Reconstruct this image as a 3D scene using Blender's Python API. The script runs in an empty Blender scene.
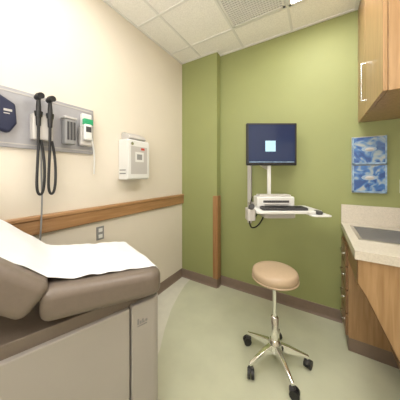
import bpy, bmesh, math, random
from mathutils import Vector, Matrix, noise
random.seed(4)
C = bpy.context.scene.collection

# ------------------------------------------------------------ materials
def mat(name, col, rough=0.5, metal=0.0, var=0.0, scale=20, bump=0.0, emit=None, coat=0.0):
    m = bpy.data.materials.new(name); m.use_nodes = True
    nt = m.node_tree; b = nt.nodes['Principled BSDF']
    b.inputs['Roughness'].default_value = rough
    b.inputs['Metallic'].default_value = metal
    b.inputs['Base Color'].default_value = (*col, 1)
    b.inputs['Coat Weight'].default_value = coat
    tc = nt.nodes.new('ShaderNodeTexCoord')
    n = nt.nodes.new('ShaderNodeTexNoise'); n.inputs['Scale'].default_value = scale
    n.inputs['Detail'].default_value = 4
    nt.links.new(tc.outputs['Object'], n.inputs['Vector'])
    r = nt.nodes.new('ShaderNodeValToRGB')
    v = var
    r.color_ramp.elements[0].position = .35; r.color_ramp.elements[1].position = .65
    r.color_ramp.elements[0].color = (*[c*(1-v) for c in col], 1)
    r.color_ramp.elements[1].color = (*[min(1, c*(1+v)) for c in col], 1)
    nt.links.new(n.outputs['Fac'], r.inputs['Fac'])
    nt.links.new(r.outputs['Color'], b.inputs['Base Color'])
    if bump > 0:
        bp = nt.nodes.new('ShaderNodeBump'); bp.inputs['Strength'].default_value = bump
        bp.inputs['Distance'].default_value = .01
        nt.links.new(n.outputs['Fac'], bp.inputs['Height'])
        nt.links.new(bp.outputs['Normal'], b.inputs['Normal'])
    if emit:
        b.inputs['Emission Color'].default_value = (*emit[0], 1)
        b.inputs['Emission Strength'].default_value = emit[1]
    return m

def wood(name, c1, c2, axis='Z', rough=.4):
    m = bpy.data.materials.new(name); m.use_nodes = True
    nt = m.node_tree; b = nt.nodes['Principled BSDF']
    b.inputs['Roughness'].default_value = rough
    tc = nt.nodes.new('ShaderNodeTexCoord'); mp = nt.nodes.new('ShaderNodeMapping')
    s = {'X': (1.5, 22, 22), 'Y': (22, 1.5, 22), 'Z': (22, 22, 1.5)}[axis]
    mp.inputs['Scale'].default_value = s
    n = nt.nodes.new('ShaderNodeTexNoise'); n.inputs['Scale'].default_value = 2.2
    n.inputs['Detail'].default_value = 6; n.inputs['Distortion'].default_value = .6
    r = nt.nodes.new('ShaderNodeValToRGB')
    r.color_ramp.elements[0].position = .3; r.color_ramp.elements[1].position = .7
    r.color_ramp.elements[0].color = (*c1, 1); r.color_ramp.elements[1].color = (*c2, 1)
    nt.links.new(tc.outputs['Object'], mp.inputs['Vector'])
    nt.links.new(mp.outputs['Vector'], n.inputs['Vector'])
    nt.links.new(n.outputs['Fac'], r.inputs['Fac'])
    nt.links.new(r.outputs['Color'], b.inputs['Base Color'])
    return m

def glove_print(name):
    m=bpy.data.materials.new(name); m.use_nodes=True; nt=m.node_tree; b=nt.nodes['Principled BSDF']
    b.inputs['Roughness'].default_value=.2
    tc=nt.nodes.new('ShaderNodeTexCoord')
    v=nt.nodes.new('ShaderNodeTexNoise'); v.inputs['Scale'].default_value=11; v.inputs['Detail'].default_value=1.5; v.inputs['Distortion'].default_value=1.5
    nt.links.new(tc.outputs['Object'],v.inputs['Vector'])
    r=nt.nodes.new('ShaderNodeValToRGB'); cr=r.color_ramp
    cr.elements[0].position=.36; cr.elements[0].color=(.03,.08,.25,1)
    cr.elements[1].position=.66; cr.elements[1].color=(.38,.40,.38,1)
    e2=cr.elements.new(.47); e2.color=(.06,.17,.42,1)
    e3=cr.elements.new(.55); e3.color=(.25,.35,.44,1)
    nt.links.new(v.outputs['Fac'],r.inputs['Fac'])
    nt.links.new(r.outputs['Color'],b.inputs['Base Color'])
    return m

M = dict(
 cream=mat('cream_paint', (.715,.655,.56), .75, var=.015, scale=3),
 green=mat('green_paint', (.285,.31,.125), .6, var=.02, scale=3),
 white=mat('white_plastic', (.70,.70,.68), .4),
 light=mat('light_grey_plastic', (.48,.46,.44), .4, var=.02, scale=4),
 tbase=mat('table_base_enamel', (.39,.365,.34), .38, var=.02, scale=4),
 tile=mat('acoustic_tile', (.86,.84,.80), .95, var=.06, scale=110, bump=.12),
 tbar=mat('tbar_white', (.74,.73,.70), .5),
 floor=mat('sheet_vinyl', (.54,.555,.42), .18, var=.04, scale=5),
 inlay=mat('vinyl_border', (.65,.64,.56), .18, var=.03, scale=14),
 base=mat('rubber_cove_base', (.21,.155,.12), .55, var=.04),
 wood=wood('rail_wood', (.29,.15,.06), (.42,.24,.11), 'Y'),
 woodv=wood('post_wood', (.27,.13,.05), (.38,.21,.09), 'Z'),
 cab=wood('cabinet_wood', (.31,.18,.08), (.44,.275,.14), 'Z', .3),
 cabd=wood('cabinet_wood_dark', (.18,.095,.045), (.26,.145,.07), 'Z', .35),  # darker wood tone for drawer fronts, aprons and shroud
 counter=mat('solid_surface', (.62,.57,.49), .25, var=.07, scale=160),
 steel=mat('brushed_steel', (.66,.66,.66), .25, 1.0),
 chrome=mat('chrome', (.85,.85,.85), .08, 1.0),
 alu=mat('aluminium_panel', (.36,.36,.385), .42, .3, var=.03),
 black=mat('black_rubber', (.012,.012,.014), .45),
 dark=mat('dark_grey', (.05,.05,.055), .5),
 grey=mat('mid_grey', (.25,.25,.25), .5),
 navy=mat('navy_nylon', (.010,.014,.045), .6),
 taupe=mat('taupe_vinyl', (.18,.145,.12), .36, var=.03, scale=60, bump=.03),
 tan=mat('tan_vinyl', (.46,.345,.235), .4, var=.02, scale=60),
 paper=mat('exam_paper', (.76,.77,.80), .8, var=.01, scale=8, bump=.15),
 teal=mat('green_plastic', (.02,.32,.14), .4),
 red=mat('red_label', (.5,.05,.03), .5),
 gprint=glove_print('glove_carton_print'),
 pale=mat('nitrile_pale', (.26,.36,.48), .5, var=.1, scale=25),
 sky=mat('print_light_blue', (.22,.33,.47), .25, var=.3, scale=25),
 screen=mat('lcd_screen', (.01,.015,.03), .15, emit=((.008,.022,.075), .9)),
 icon=mat('lcd_window', (.3,.5,.6), .3, emit=((.22,.42,.50), 1.0)),
 lens=mat('troffer_lens', (.9,.9,.85), .5, emit=((1,.97,.92), 1.0)),
)
def lens_mat(name, s):
    return mat(name, (.9,.9,.85), .5, emit=((1,.97,.92), s))
LENS_A=lens_mat('troffer_lens_bright', 16.5); LENS_B=lens_mat('troffer_lens_soft', 10.5)

# ------------------------------------------------------------ mesh helpers
def link(o, parent=None, m=None, smooth=False):
    C.objects.link(o)
    if parent: o.parent = parent
    if m: o.data.materials.append(M[m] if isinstance(m, str) else m)
    if smooth:
        for p in o.data.polygons: p.use_smooth = True
    return o

def empty(name, loc=(0,0,0), rz=0):
    e = bpy.data.objects.new(name, None); e.location = loc
    e.rotation_euler = (0,0,rz); e.empty_display_size = .1
    C.objects.link(e); return e

def finish_bevel(o, w, seg=3):
    if w > 0:
        md = o.modifiers.new('bev', 'BEVEL'); md.width = w; md.segments = seg
        md.limit_method = 'ANGLE'; md.angle_limit = math.radians(40)
        for p in o.data.polygons: p.use_smooth = True
        wn = o.modifiers.new('wn', 'WEIGHTED_NORMAL')

def boxes(name, lst, m, parent=None, bevel=0.0, seg=3):
    bm = bmesh.new()
    for (x0,x1,y0,y1,z0,z1) in lst:
        vs = [bm.verts.new(p) for p in [(x0,y0,z0),(x1,y0,z0),(x1,y1,z0),(x0,y1,z0),(x0,y0,z1),(x1,y0,z1),(x1,y1,z1),(x0,y1,z1)]]
        for f in [(0,3,2,1),(4,5,6,7),(0,1,5,4),(1,2,6,5),(2,3,7,6),(3,0,4,7)]:
            bm.faces.new([vs[i] for i in f])
    me = bpy.data.meshes.new(name); bm.to_mesh(me); bm.free()
    o = link(bpy.data.objects.new(name, me), parent, m)
    finish_bevel(o, bevel, seg); return o

def box(name, x0,x1,y0,y1,z0,z1, m, parent=None, bevel=0.0, seg=3):
    return boxes(name, [(x0,x1,y0,y1,z0,z1)], m, parent, bevel, seg)

def prism(name, pts, a0, a1, axis, m, parent=None, bevel=0.0, seg=3):
    def P(p, a):
        if axis == 'Z': return (p[0], p[1], a)
        if axis == 'Y': return (p[0], a, p[1])
        return (a, p[0], p[1])
    bm = bmesh.new()
    A = [bm.verts.new(P(p, a0)) for p in pts]; B = [bm.verts.new(P(p, a1)) for p in pts]
    bm.faces.new(A); bm.faces.new(B[::-1])
    n = len(pts)
    for i in range(n): bm.faces.new([A[i], B[i], B[(i+1)%n], A[(i+1)%n]])
    bmesh.ops.recalc_face_normals(bm, faces=bm.faces)
    me = bpy.data.meshes.new(name); bm.to_mesh(me); bm.free()
    o = link(bpy.data.objects.new(name, me), parent, m)
    finish_bevel(o, bevel, seg); return o

def rrect(x0,x1,y0,y1,r,n=6, corners=(1,1,1,1)):
    pts = []
    for k,(cx,cy,a) in enumerate([(x1-r,y1-r,0),(x0+r,y1-r,90),(x0+r,y0+r,180),(x1-r,y0+r,270)]):
        if corners[k]:
            for i in range(n+1):
                t = math.radians(a+90*i/n); pts.append((cx+r*math.cos(t), cy+r*math.sin(t)))
        else:
            t = math.radians(a+45); pts.append((cx+r*(1 if math.cos(t)>0 else -1), cy+r*(1 if math.sin(t)>0 else -1)))
    return pts

def tube(name, pts, r, m, parent=None, smoothcurve=True, cyc=False):
    cu = bpy.data.curves.new(name, 'CURVE'); cu.dimensions = '3D'
    if smoothcurve:
        sp = cu.splines.new('NURBS'); sp.points.add(len(pts)-1)
        for i,p in enumerate(pts): sp.points[i].co = (*p, 1)
        sp.order_u = min(4, len(pts)); sp.use_endpoint_u = True; sp.resolution_u = 6
    else:
        sp = cu.splines.new('POLY'); sp.points.add(len(pts)-1)
        for i,p in enumerate(pts): sp.points[i].co = (*p, 1)
    cu.bevel_depth = r; cu.bevel_resolution = 4; cu.use_fill_caps = True
    tmp = bpy.data.objects.new('tmp', cu); C.objects.link(tmp)
    dg = bpy.context.evaluated_depsgraph_get(); dg.update()
    me = bpy.data.meshes.new_from_object(tmp.evaluated_get(dg))
    bpy.data.objects.remove(tmp); me.name = name
    me.materials.clear()
    return link(bpy.data.objects.new(name, me), parent, m, True)

def lathe(name, prof, center, m, parent=None, n=40, axis='Z', sy=1.0):
    bm = bmesh.new(); rings = []
    for (r,z) in prof:
        ring = []
        for i in range(n):
            t = 2*math.pi*i/n
            c, s = r*math.cos(t), r*math.sin(t)*sy
            p = {'Z': (c,s,z), 'X': (z,c,s), 'Y': (c,z,s)}[axis]
            ring.append(bm.verts.new(Vector(p)+Vector(center)))
        rings.append(ring)
    for a,b in zip(rings, rings[1:]):
        for i in range(n): bm.faces.new([a[i], a[(i+1)%n], b[(i+1)%n], b[i]])
    bm.faces.new(rings[0]); bm.faces.new(rings[-1])
    bmesh.ops.recalc_face_normals(bm, faces=bm.faces)
    me = bpy.data.meshes.new(name); bm.to_mesh(me); bm.free()
    o = link(bpy.data.objects.new(name, me), parent, m, True)
    me.set_sharp_from_angle(angle=math.radians(40)); return o

# ------------------------------------------------------------ room constants
H = 1.35; XL=-1.543; XR=.86; YB=2.2; YF=-1.6; ZC=2.806
YC = 2.10; XC=-1.03     # pilaster

box('floor', XL-.1, XR+.1, YF-.1, YB+.1, -.1, 0, 'floor')
box('wall_left', XL-.1, XL, YF-.1, YB+.1, 0, ZC, 'cream')
box('wall_back', XL, XR, YB, YB+.1, 0, ZC, 'green')
box('wall_right', XR, XR+.1, YF-.1, YB+.1, 0, ZC, 'cream')
box('wall_front', XL, XR, YF-.1, YF, 0, ZC, 'cream')
box('wall_pilaster', XL, XC, YC, YB, 0, ZC, 'green', bevel=.004)
box('ceiling', XL-.1, XR+.1, YF-.1, YB+.1, ZC, ZC+.1, 'tile')

# ceiling T-bar grid
gx = [-1.245,-.735,-.226,.284,.794]; gy = [1.855-.51*i for i in range(7)]
g = []
for x in gx: g.append((x-.010,x+.010, YF, YB, ZC-.006, ZC))
for y in gy: g.append((XL, XR, y-.010, y+.010, ZC-.0065, ZC))
g += [(XL,XL+.02,YF,YB,ZC-.008,ZC),(XC,XR,YB-.02,YB,ZC-.008,ZC),(XL,XC+.02,YC-.02,YC,ZC-.008,ZC),(XR-.02,XR,YF,YB,ZC-.008,ZC)]
boxes('trim_ceiling_grid', g, 'tbar')

# baseboards (cove base)
def cove(name, run0, run1, wall, side, axis, z=.105):
    pr = [(wall,0),(wall+side*.022,0),(wall+side*.012,.006),(wall+side*.007,.02),(wall+side*.006,z-.004),(wall+side*.003,z),(wall,z)]
    return prism(name, pr, run0, run1, axis, 'base')
cove('baseboard_left', YF, YC, XL, 1, 'Y')
cove('baseboard_back', XC, .19, YB, -1, 'X')
cove('baseboard_pilaster', XL, XC+.006, YC, -1, 'X')
cove('baseboard_pilaster_side', YC-.005, YB, XC, 1, 'Y')

# chair rail & corner guard
prism('trim_chair_rail', [(XL,.965),(XL+.022,.965),(XL+.028,.972),(XL+.028,1.055),(XL+.036,1.062),(XL+.036,1.078),(XL+.03,1.086),(XL,1.086)], YF, YC, 'Y', 'wood')
prism('trim_corner_guard', [(XC-.045,YC),(XC-.045,YC-.018),(XC+.012,YC-.018),(XC+.018,YC-.012),(XC+.018,YB-.03),(XC,YB-.03),(XC,YC)], .105, 1.09, 'Z', 'woodv', bevel=.003)

# curved border inlay in the floor
bm = bmesh.new()
cur = [(-1.40,2.09),(-1.385,1.95),(-1.33,1.75),(-1.25,1.52),(-1.14,1.30),(-1.04,1.13),(-.97,.95),(-.93,.7),(-.92,.3),(-.92,-.5),(-.92,-1.6)]
A=[bm.verts.new((XL,y,.0012)) for x,y in cur]; B=[bm.verts.new((x,y,.0012)) for x,y in cur]
for i in range(len(cur)-1): bm.faces.new([A[i],A[i+1],B[i+1],B[i]][::-1])
bmesh.ops.recalc_face_normals(bm, faces=bm.faces)
me=bpy.data.meshes.new('floor_border'); bm.to_mesh(me); bm.free()
link(bpy.data.objects.new('floor_border', me), None, 'inlay')

# ------------------------------------------------------------ ceiling fixtures
def troffer(x0,x1,y0,y1,lm):
    e = empty('ceiling_light', ((x0+x1)/2,(y0+y1)/2,ZC))
    w=(x1-x0)/2-.012; d=(y1-y0)/2-.012
    boxes('frame', [(-w,-w+.02,-d,d,-.016,0),(w-.02,w,-d,d,-.016,0),(-w,w,-d,-d+.02,-.016,0),(-w,w,d-.02,d,-.016,0),(-.012,.012,-d,d,-.018,0)],'tbar',e)
    box('lens', -w+.02,w-.02,-d+.02,d-.02,-.012,-.002,lm,e)
troffer(-.226,.284,.835,1.855,LENS_A)
troffer(-1.245,-.735,.325-.51,1.345-.51,LENS_B)
troffer(-.226,.284,-1.2,-.2,LENS_A)

# return-air grille: fine eggcrate in a white frame
e = empty('air_return_grille', (-.4805,1.60,ZC))
a=.238
L=[(-a,a,-a,-a+.02,-.010,0),(-a,a,a-.02,a,-.010,0),(-a,-a+.02,-a,a,-.010,0),(a-.02,a,-a,a,-.010,0)]
for k in range(1,19):
    p=-a+.02+k*(2*a-.04)/19
    L += [(p-.0035,p+.0035,-a+.02,a-.02,-.008,-.002),(-a+.02,a-.02,p-.0035,p+.0035,-.0075,-.002)]
boxes('eggcrate', L, 'tbar', e)
box('neck', -.235,.235,-.235,.235,-.002,-.0005,'light',e)

# ------------------------------------------------------------ upper cabinet
e = empty('overhead_cabinet', (.302,1.424,1.80))
box('carcass', .022,XR-.303, 0,.776-.002, 0,1.0,'cab',e,bevel=.002)
box('door_panel_1', 0,.02, .002,.470, .002,.998,'cab',e,bevel=.002)
box('door_panel_2', 0,.02, .475,.773, .002,.998,'cab',e,bevel=.002)
def pull(nm,y,z0,z1,par,x=0):
    tube(nm,[(x,y,z0),(x-.028,y,z0),(x-.028,y,z0+.001),(x-.028,y,z1-.001),(x-.028,y,z1),(x,y,z1)],.005,'steel',par,False)
pull('handle_1',.43,.09,.36,e)

# ------------------------------------------------------------ base cabinet with counter and sink
e = empty('sink_counter', (0,0,0))
X0=.18; Y0=1.41; XE=XR-.002; YE=YB-.002
hx0,hx1,hy0,hy1=.245,.64,1.66,2.05
boxes('countertop', [(X0,XE,Y0,hy0,.865,.915),(X0,XE,hy1,YE,.865,.915),(X0,hx0,hy0,hy1,.865,.915),(hx1,XE,hy0,hy1,.865,.915)],'counter',e)
box('backsplash', X0,XE,YE-.02,YE,.915,1.075,'counter',e,bevel=.002)
box('backsplash_side', XE-.02,XE,Y0,YE-.02,.915,1.075,'counter',e,bevel=.002)
boxes('sink_rim',[(hx0-.015,hx1+.015,hy0-.015,hy0+.006,.915,.919),(hx0-.015,hx1+.015,hy1-.006,hy1+.015,.915,.919),(hx0-.015,hx0+.006,hy0,hy1,.915,.919),(hx1-.006,hx1+.015,hy0,hy1,.915,.919)],'steel',e)
boxes('sink_bowl',[(hx0,hx1,hy0,hy1,.790,.795),(hx0,hx0+.004,hy0,hy1,.79,.918),(hx1-.004,hx1,hy0,hy1,.79,.918),(hx0,hx1,hy0,hy0+.004,.79,.918),(hx0,hx1,hy1-.004,hy1,.79,.918)],'steel',e)
lathe('drain',[(.001,.796),(.03,.796),(.032,.799),(.02,.799),(.001,.797)],((hx0+hx1)/2,(hy0+hy1)/2,0),'dark',e)
Xf=.20
box('drawer_carcass', Xf,XE,1.87,YE,.10,.785,'cab',e,bevel=.002)
box('toe_kick', Xf+.0,XE,1.872,YE,0,.10,'base',e)
for i,(a,b) in enumerate([(.64,.785),(.46,.63),(.28,.45),(.11,.27)]):
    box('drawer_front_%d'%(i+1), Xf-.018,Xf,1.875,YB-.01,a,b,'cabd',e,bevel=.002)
    zc=(a+b)/2
    tube('drawer_pull_%d'%(i+1),[(Xf-.018,1.95,zc),(Xf-.036,1.95,zc),(Xf-.036,2.08,zc),(Xf-.018,2.08,zc)],.004,'steel',e,False)
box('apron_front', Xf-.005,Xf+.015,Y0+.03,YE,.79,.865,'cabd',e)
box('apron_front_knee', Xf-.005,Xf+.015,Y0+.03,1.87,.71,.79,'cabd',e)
sl=[(Xf-.002,.864),(Xf-.002,.72),(.235,.66),(.41,.27),(.45,.0),(XE,0),(XE,.864)]
prism('end_panel', sl, Y0+.02, Y0+.045,'Y','cab',e,bevel=.002)
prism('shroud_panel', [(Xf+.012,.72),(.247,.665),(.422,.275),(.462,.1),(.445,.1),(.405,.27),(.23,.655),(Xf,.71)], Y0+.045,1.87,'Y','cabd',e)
fx,fy,fz=.69,1.86,.915
lathe('faucet_base',[(.001,0),(.03,0),(.03,.01),(.02,.02),(.018,.05),(.001,.05)],(fx,fy,fz),'chrome',e)
tube('faucet_spout',[(fx+a,fy,fz+b) for a,b in [(0,.04),(0,.16),(0,.26),(-.04,.30),(-.14,.30),(-.18,.27),(-.18,.20)]],.011,'chrome',e)
for s in (-1,1):
    lathe('faucet_valve_%d'%(s+2),[(.001,0),(.024,0),(.02,.03),(.015,.05),(.001,.05)],(fx,fy+s*.09,fz),'chrome',e)
    tube('faucet_lever_%d'%(s+2),[(fx,fy+s*.09,fz+.05),(fx-.02,fy+s*.10,fz+.06),(fx-.09,fy+s*.12,fz+.075)],.008,'chrome',e)

# ------------------------------------------------------------ glove box holder on back wall
e = empty('glove_box_holder', (.37,YB-.001,1.43))
box('back_plate', -.115,.115,-.006,0,-.245,.245,'light',e,bevel=.002)
for k,(z0,z1) in enumerate([(-.238,-.003),(.003,.238)]):
    box('glove_box_%d'%(k+1), -.106,.106,-.040,-.007,z0+.004,z1-.004,'gprint',e,bevel=.003)
    boxes('holder_frame_%d'%(k+1), [(-.113,.113,-.044,-.006,z0-.002,z0+.004),(-.113,-.107,-.044,-.006,z0,z1),(.107,.113,-.044,-.006,z0,z1),(-.113,.113,-.045,-.042,z0,z0+.014),(-.113,-.101,-.045,-.042,z0,z1),(.101,.113,-.045,-.042,z0,z1)],'sky',e,bevel=.001)
    zc=(z0+z1)/2
    lathe('opening_%d'%(k+1),[(.001,-.0412),(.050,-.0412),(.050,-.0395),(.001,-.0395)],(.0,0,zc+.01),'pale',e,28,'Y',.45)
    lathe('glove_tuft_%d'%(k+1),[(.001,-.050),(.012,-.048),(.024,-.044),(.030,-.0413),(.001,-.0410)],(.004,0,zc+.008),'light',e,20,'Y',.5)

# ------------------------------------------------------------ computer on wall arm
rz=math.radians(31.05)
e = empty('computer_workstation', (-.381,1.93,0), rz)
def W(x,y,z=0):
    dx,dy=x+.381,y-1.93; c,s=math.cos(rz),math.sin(rz)
    return (dx*c+dy*s, -dx*s+dy*c, z)
box('monitor_bezel', -.235,.235,-.022,.012, 1.43,1.826,'black',e,bevel=.008)
box('monitor_screen', -.215,.215,-.0235,-.021, 1.456,1.808,'screen',e)
box('monitor_window', -.06,.035,-.0245,-.023, 1.56,1.66,'icon',e)
box('monitor_taskbar', -.21,.21,-.0245,-.023, 1.458,1.466,'sky',e)
box('monitor_back', -.15,.15,.012,.04, 1.50,1.76,'dark',e,bevel=.01)
box('monitor_post', -.028,.004,.005,.03, 1.10,1.50,'white',e,bevel=.005)
t0=W(-.66,2.198)
o=box('wall_track', -.022,.022,-.03,0, .80,1.60,'light',e,bevel=.004); o.location=t0; o.rotation_euler=(0,0,-rz)
tube('arm_upper',[W(-.66,2.165,1.47),W(-.55,2.10,1.47),(-.01,.03,1.40)],.018,'light',e,False)
tube('arm_lower',[W(-.66,2.165,1.03),W(-.55,2.05,1.03),(-.01,-.02,1.04)],.02,'light',e,False)
ty=-.17
prism('tray', rrect(-.22,.30,ty-.15,ty+.13,.03), 1.035,1.06,'Z','white',e,bevel=.006)
prism('keyboard', rrect(-.17,.19,ty-.135,ty-.03,.012), 1.061,1.08,'Z','dark',e,bevel=.003)
K=[]
for r_ in range(4):
    for c_ in range(13):
        K.append((-.158+c_*.0263,-.158+c_*.0263+.021,ty-.128+r_*.024,ty-.128+r_*.024+.018,1.079,1.084))
boxes('keys',K,'black',e)
prism('cpu_case', rrect(-.18,.14,ty-.01,ty+.12,.015), 1.061,1.155,'Z','white',e,bevel=.010)
prism('cpu_top', rrect(-.16,.12,ty+.01,ty+.105,.012), 1.155,1.170,'Z','light',e,bevel=.004)
box('cpu_slot', -.13,.09,ty-.012,ty-.008,1.105,1.125,'dark',e)
box('cpu_paper_ledge', -.12,.08,ty-.03,ty-.008,1.092,1.098,'light',e,bevel=.002)
prism('tray_support', rrect(-.14,.12,ty-.08,ty+.12,.03), .985,1.035,'Z','light',e,bevel=.01)
prism('mouse_tray', rrect(.19,.34,ty-.20,ty-.06,.03), 1.022,1.034,'Z','white',e,bevel=.004)
prism('mouse', rrect(.235,.285,ty-.175,ty-.095,.022), 1.0345,1.062,'Z','dark',e,bevel=.01)
prism('scanner_holster', rrect(-.29,-.222,ty-.12,ty-.02,.02), .975,1.07,'Z','light',e,bevel=.006)
tube('scanner',[(-.258,ty-.08,1.02),(-.258,ty-.09,1.085),(-.258,ty-.13,1.095)],.022,'dark',e)
tube('cable_1',[(-.255,ty-.05,1.0),(-.26,ty-.03,.90),(-.2,ty,.87),(-.12,ty+.05,.93),(-.08,ty+.1,1.01)],.006,'black',e)
tube('cable_2',[(-.15,ty+.08,1.0),(-.2,ty+.1,.90),(-.24,.0,.92),W(-.62,2.15,1.10)],.005,'black',e)

# ------------------------------------------------------------ stool
e = empty('rolling_stool', (-.265,1.475,0))
lathe('seat',[(.001,.592),(.12,.592),(.143,.598),(.153,.612),(.156,.640),(.151,.660),(.138,.670),(.10,.677),(.05,.679),(.001,.680)],(0,0,0),'tan',e,56)
lathe('seat_piping',[(.1545,.606),(.1585,.609),(.1585,.613),(.1545,.616)],(0,0,0),'tan',e,56)
lathe('seat_plate',[(.001,.570),(.05,.570),(.09,.584),(.09,.592),(.001,.592)],(0,0,0),'dark',e)
lathe('gas_lift',[(.001,.12),(.026,.12),(.026,.33),(.022,.335),(.014,.34),(.014,.575),(.001,.575)],(0,0,0),'chrome',e)
lathe('hub',[(.001,.085),(.04,.085),(.048,.10),(.046,.15),(.032,.175),(.001,.175)],(0,0,0),'chrome',e)
tube('height_ring',[(.12*math.cos(t*math.pi/12),.12*math.sin(t*math.pi/12),.575) for t in range(0,7)],.006,'dark',e)
for i in range(5):
    a=math.radians(20+72*i); c,s=math.cos(a),math.sin(a)
    bm=bmesh.new(); secs=[]
    for (r,w,zt,zb) in [(.03,.022,.155,.095),(.10,.018,.135,.092),(.18,.014,.108,.082),(.225,.011,.092,.072)]:
        secs.append([bm.verts.new((r*c-k*w*s, r*s+k*w*c, z)) for k,z in [(-1,zb),(1,zb),(.75,zt),(-.75,zt)]])
    for A_,B_ in zip(secs,secs[1:]):
        for j in range(4): bm.faces.new([A_[j],A_[(j+1)%4],B_[(j+1)%4],B_[j]])
    bm.faces.new(secs[0]); bm.faces.new(secs[-1]); bmesh.ops.recalc_face_normals(bm,faces=bm.faces)
    me=bpy.data.meshes.new('leg_%d'%(i+1)); bm.to_mesh(me); bm.free()
    o=link(bpy.data.objects.new('leg_%d'%(i+1),me),e,'chrome'); finish_bevel(o,.005,3)
    tube('caster_stem_%d'%(i+1),[(.215*c,.215*s,.09),(.215*c,.215*s,.045)],.007,'steel',e,False)
    for k,sg in enumerate((-1,1)):
        y=sg*.013; b=a+.9
        ux,uy=-math.sin(b),math.cos(b)
        cx,cy=.215*c+.012*math.cos(b),.215*s+.012*math.sin(b)
        tube('caster_wheel_%d_%d'%(i+1,k+1),[(cx+ux*(y-.009),cy+uy*(y-.009),.029),(cx+ux*(y+.009),cy+uy*(y+.009),.029)],.029,'black',e,False)
    lathe('caster_hood_%d'%(i+1),[(.001,.04),(.02,.04),(.02,.055),(.012,.066),(.001,.066)],(.215*c,.215*s,0),'dark',e,20)

# ------------------------------------------------------------ exam table
e = empty('exam_table', (-.681,.741,0), math.radians(70))
box('plinth', -.90,-.06,.05,.50,0,.07,'dark',e)
prism('base_body', rrect(-.94,-.14,.03,.53,.03,corners=(0,1,1,0)), .07,.715,'Z','tbase',e,bevel=.006)
prism('foot_end_cover', rrect(-.134,.018,.022,.54,.05,corners=(1,0,0,1)), .06,.725,'Z','tbase',e,bevel=.008)
box('upper_frame', -.92,-.03,.05,.51,.70,.765,'taupe',e,bevel=.004)
boxes('emblem', [(-.108,-.100,.0195,.023,.63,.655),(-.096,-.088,.0195,.023,.63,.642),(-.084,-.072,.0195,.023,.63,.635),(-.084,-.078,.0195,.023,.63,.648),(-.068,-.058,.0195,.023,.63,.640),(-.108,-.06,.0195,.023,.619,.622)],'grey',e)
def cushion(nm, plan, z0, z1, shear, bev):
    o=prism(nm, plan, z0, z1,'Z','taupe',e,bevel=bev,seg=6)
    for v in o.data.vertices: v.co.z += -v.co.x*shear
    return o
cushion('seat_cushion', rrect(-.47,.028,-.01,.57,.08,8,(1,0,0,1)), .742,.862,.15,.034)
bk=prism('backrest_cushion', rrect(-.62,0,-.012,.572,.05,6,(0,1,1,0)), -.13,0,'Z','taupe',e,bevel=.034,seg=6)
bk.location=(-.43,0,.938); bk.rotation_euler=(0,math.radians(42),0)
tube('backrest_strut',[(-.62,.28,.72),(-.75,.28,1.0)],.02,'dark',e,False)
prof=[]
ca,sa=math.cos(math.radians(42)),math.sin(math.radians(42))
for i in range(26):
    d=.58*(1-i/25.0)
    if d>.05: prof.append((-.43-d*ca,.938+d*sa+.006))
prof += [(-.445,.951),(-.42,.938),(-.385,.928)]
for i in range(22):
    x=-.36+.345*i/21; prof.append((x,.862-x*.15+.006))
prof += [(.003,.862),(.016,.848)]
bm=bmesh.new(); rows=[]; ny=60
for i,(x,z) in enumerate(prof):
    row=[]
    for j in range(ny+1):
        w=.055+.465*j/ny
        k=noise.noise(Vector((x*5,w*7,0)))*.008+noise.noise(Vector((x*18,w*4,4)))*.009
        edge = -.004 if j in (0,ny) else 0
        row.append(bm.verts.new((x-(.004 if i<20 else 0), w+noise.noise(Vector((x*4,j>ny/2,9)))*.012, z+k+.005+edge)))
    rows.append(row)
for a,b in zip(rows,rows[1:]):
    for j in range(ny): bm.faces.new([a[j],a[j+1],b[j+1],b[j]][::-1])
bmesh.ops.recalc_face_normals(bm,faces=bm.faces)
me=bpy.data.meshes.new('paper_sheet'); bm.to_mesh(me); bm.free()
link(bpy.data.objects.new('paper_sheet',me),e,'paper',True)

# ------------------------------------------------------------ instrument panel
X=XL+.001
e = empty('diagnostic_instrument_panel',(0,0,0))
box('backplate', X,X+.02,.20,.894,1.505,1.85,'alu',e,bevel=.004)
boxes('mount_rail',[(X+.02,X+.023,.21,.885,1.825,1.832),(X+.02,X+.023,.21,.885,1.525,1.532)],'light',e)
box('wall_transformer', X+.02,X+.075,.49,.60,1.56,1.72,'light',e,bevel=.01)
for i,y in enumerate((.515,.575)):
    lathe('handle_cradle_%d'%(i+1),[(.001,1.70),(.018,1.70),(.022,1.73),(.001,1.73)],(X+.085,y,0),'black',e,20)
    lathe('handle_%d'%(i+1),[(.001,1.64),(.012,1.645),(.014,1.70),(.013,1.76),(.010,1.80),(.001,1.80)],(X+.085,y,0),'black',e,20)
    tube('handle_head_%d'%(i+1),[(X+.065,y,1.815),(X+.09,y,1.825),(X+.125,y,1.82)],.018,'black',e,False)
    tube('cord_%d'%(i+1),[(X+.085,y,1.65),(X+.085,y,1.5),(X+.09,y-.012,1.33),(X+.09,y-.01,1.225),(X+.09,y+.02,1.215),(X+.085,y+.035,1.33),(X+.075,y+.03,1.5),(X+.06,y+.015,1.58)],.0075,'black',e)
tube('power_cord',[(X+.05,.545,1.57),(X+.03,.545,1.4),(X+.045,.55,1.25),(X+.045,.545,1.1),(X+.045,.54,.95),(X+.02,.54,.85)],.005,'grey',e)
prism('cuff', [(.29,1.61),(.29,1.80),(.33,1.80),(.418,1.75),(.424,1.64),(.39,1.58)], X+.02,X+.065,'X','navy',e,bevel=.014)
lathe('gauge',[(.001,.02),(.05,.02),(.055,.03),(.055,.045),(.048,.05),(.001,.05)],(X,.31,1.70),'dark',e,32,'X')
boxes('cuff_label',[(X+.065,X+.067,.365,.40,1.70,1.712),(X+.065,X+.067,.365,.39,1.685,1.690)],'light',e)
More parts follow.
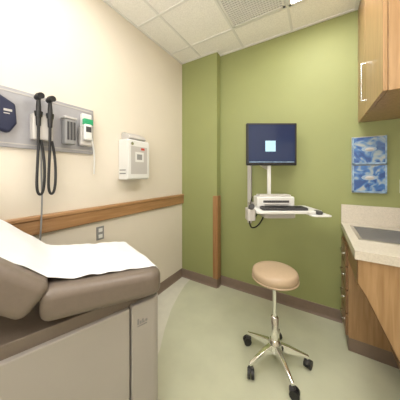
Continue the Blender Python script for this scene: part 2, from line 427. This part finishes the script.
box('specula_dispenser', X+.02,X+.08,.665,.735,1.555,1.73,'grey',e,bevel=.01)
for k in range(3):
    box('dispenser_slot_%d'%(k+1), X+.079,X+.083,.676+.02*k,.690+.02*k,1.585,1.71,'dark',e,bevel=.003)
box('dispenser_cap', X+.02,X+.084,.66,.74,1.73,1.745,'light',e,bevel=.004)
box('thermometer_base', X+.02,X+.06,.775,.87,1.56,1.70,'light',e,bevel=.01)
box('thermometer_body', X+.06,X+.085,.79,.85,1.60,1.72,'white',e,bevel=.01)
box('thermometer_screen', X+.085,X+.087,.80,.84,1.66,1.70,'dark',e)
box('thermometer_probe_well', X+.05,X+.08,.79,.86,1.715,1.76,'teal',e,bevel=.006)
box('thermometer_cover_box', X+.02,X+.055,.79,.86,1.70,1.80,'white',e,bevel=.006)
tube('thermometer_cord',[(X+.07,.85,1.62),(X+.05,.885,1.54),(X+.03,.90,1.45),(X+.015,.90,1.35)],.006,'white',e)

# ------------------------------------------------------------ sharps container
e = empty('sharps_container',(XL+.001,1.26,1.30))
prism('locking_cabinet',[(0,0),(.115,.0),(.13,.02),(.13,.34),(.115,.36),(0,.36)],-.125,.125,'Y','white',e,bevel=.006)
prism('lid',[(0,.36),(.10,.36),(.12,.375),(.10,.40),(.04,.43),(0,.43)],-.095,.095,'Y','light',e,bevel=.006)
box('front_window',.130,.132,-.095,.095,.05,.30,'light',e,bevel=.001)
box('biohazard_label',.132,.134,-.05,.05,.16,.25,'white',e)
box('label_symbol',.134,.1345,-.03,.03,.18,.23,'grey',e)
box('warning_label',.132,.134,.02,.06,.27,.29,'red',e)
lathe('lock',[(.001,.13),(.014,.13),(.014,.14),(.001,.14)],(0,-.085,.32),'steel',e,20,'X')
boxes('side_slot',[(.02,.10,-.128,-.124,.05,.06),(.02,.10,-.128,-.124,.08,.09)],'grey',e)

def outlet(nm, loc, axis):
    e=empty(nm,loc)
    if axis=='X':
        box('plate',0.001,.006,-.033,.033,-.055,.055,'grey',e,bevel=.003)
        boxes('sockets',[(.006,.009,-.017,.017,.01,.04),(.006,.009,-.017,.017,-.04,-.01)],'white',e,bevel=.001)
    else:
        box('plate',-.033,.033,-.006,-.001,-.055,.055,'white',e,bevel=.003)
        boxes('sockets',[(-.017,.017,-.009,-.006,.01,.04),(-.017,.017,-.009,-.006,-.04,-.01)],'light',e,bevel=.001)
outlet('electrical_outlet',(XL,.961,.863),'X')
outlet('electrical_outlet',(.60,YB,1.25),'Y')

# ------------------------------------------------------------ added fill light, unseen behind the camera, aimed up to brighten the ceiling
ld=bpy.data.lights.new('added_ceiling_fill','AREA'); ld.shape='RECTANGLE'; ld.size=1.4; ld.size_y=1.2; ld.energy=36; ld.color=(1,.98,.95)
lo=bpy.data.objects.new('added_ceiling_fill',ld); lo.location=(-.2,-.9,1.5); lo.rotation_euler=(math.radians(180-28),0,0); C.objects.link(lo)

# ------------------------------------------------------------ world + camera
w=bpy.data.worlds.new('world'); bpy.context.scene.world=w; w.use_nodes=True
w.node_tree.nodes['Background'].inputs[0].default_value=(1,.97,.92,1); w.node_tree.nodes['Background'].inputs[1].default_value=.3
cd=bpy.data.cameras.new('camera'); cd.sensor_width=36; cd.lens=196/400*36; cd.shift_y=-26/400; cd.clip_start=.02
cam=bpy.data.objects.new('camera',cd); cam.location=(0,0,H); cam.rotation_euler=(math.pi/2,0,math.radians(31.05))
C.objects.link(cam); bpy.context.scene.camera=cam
bpy.context.scene.view_settings.view_transform='Standard'
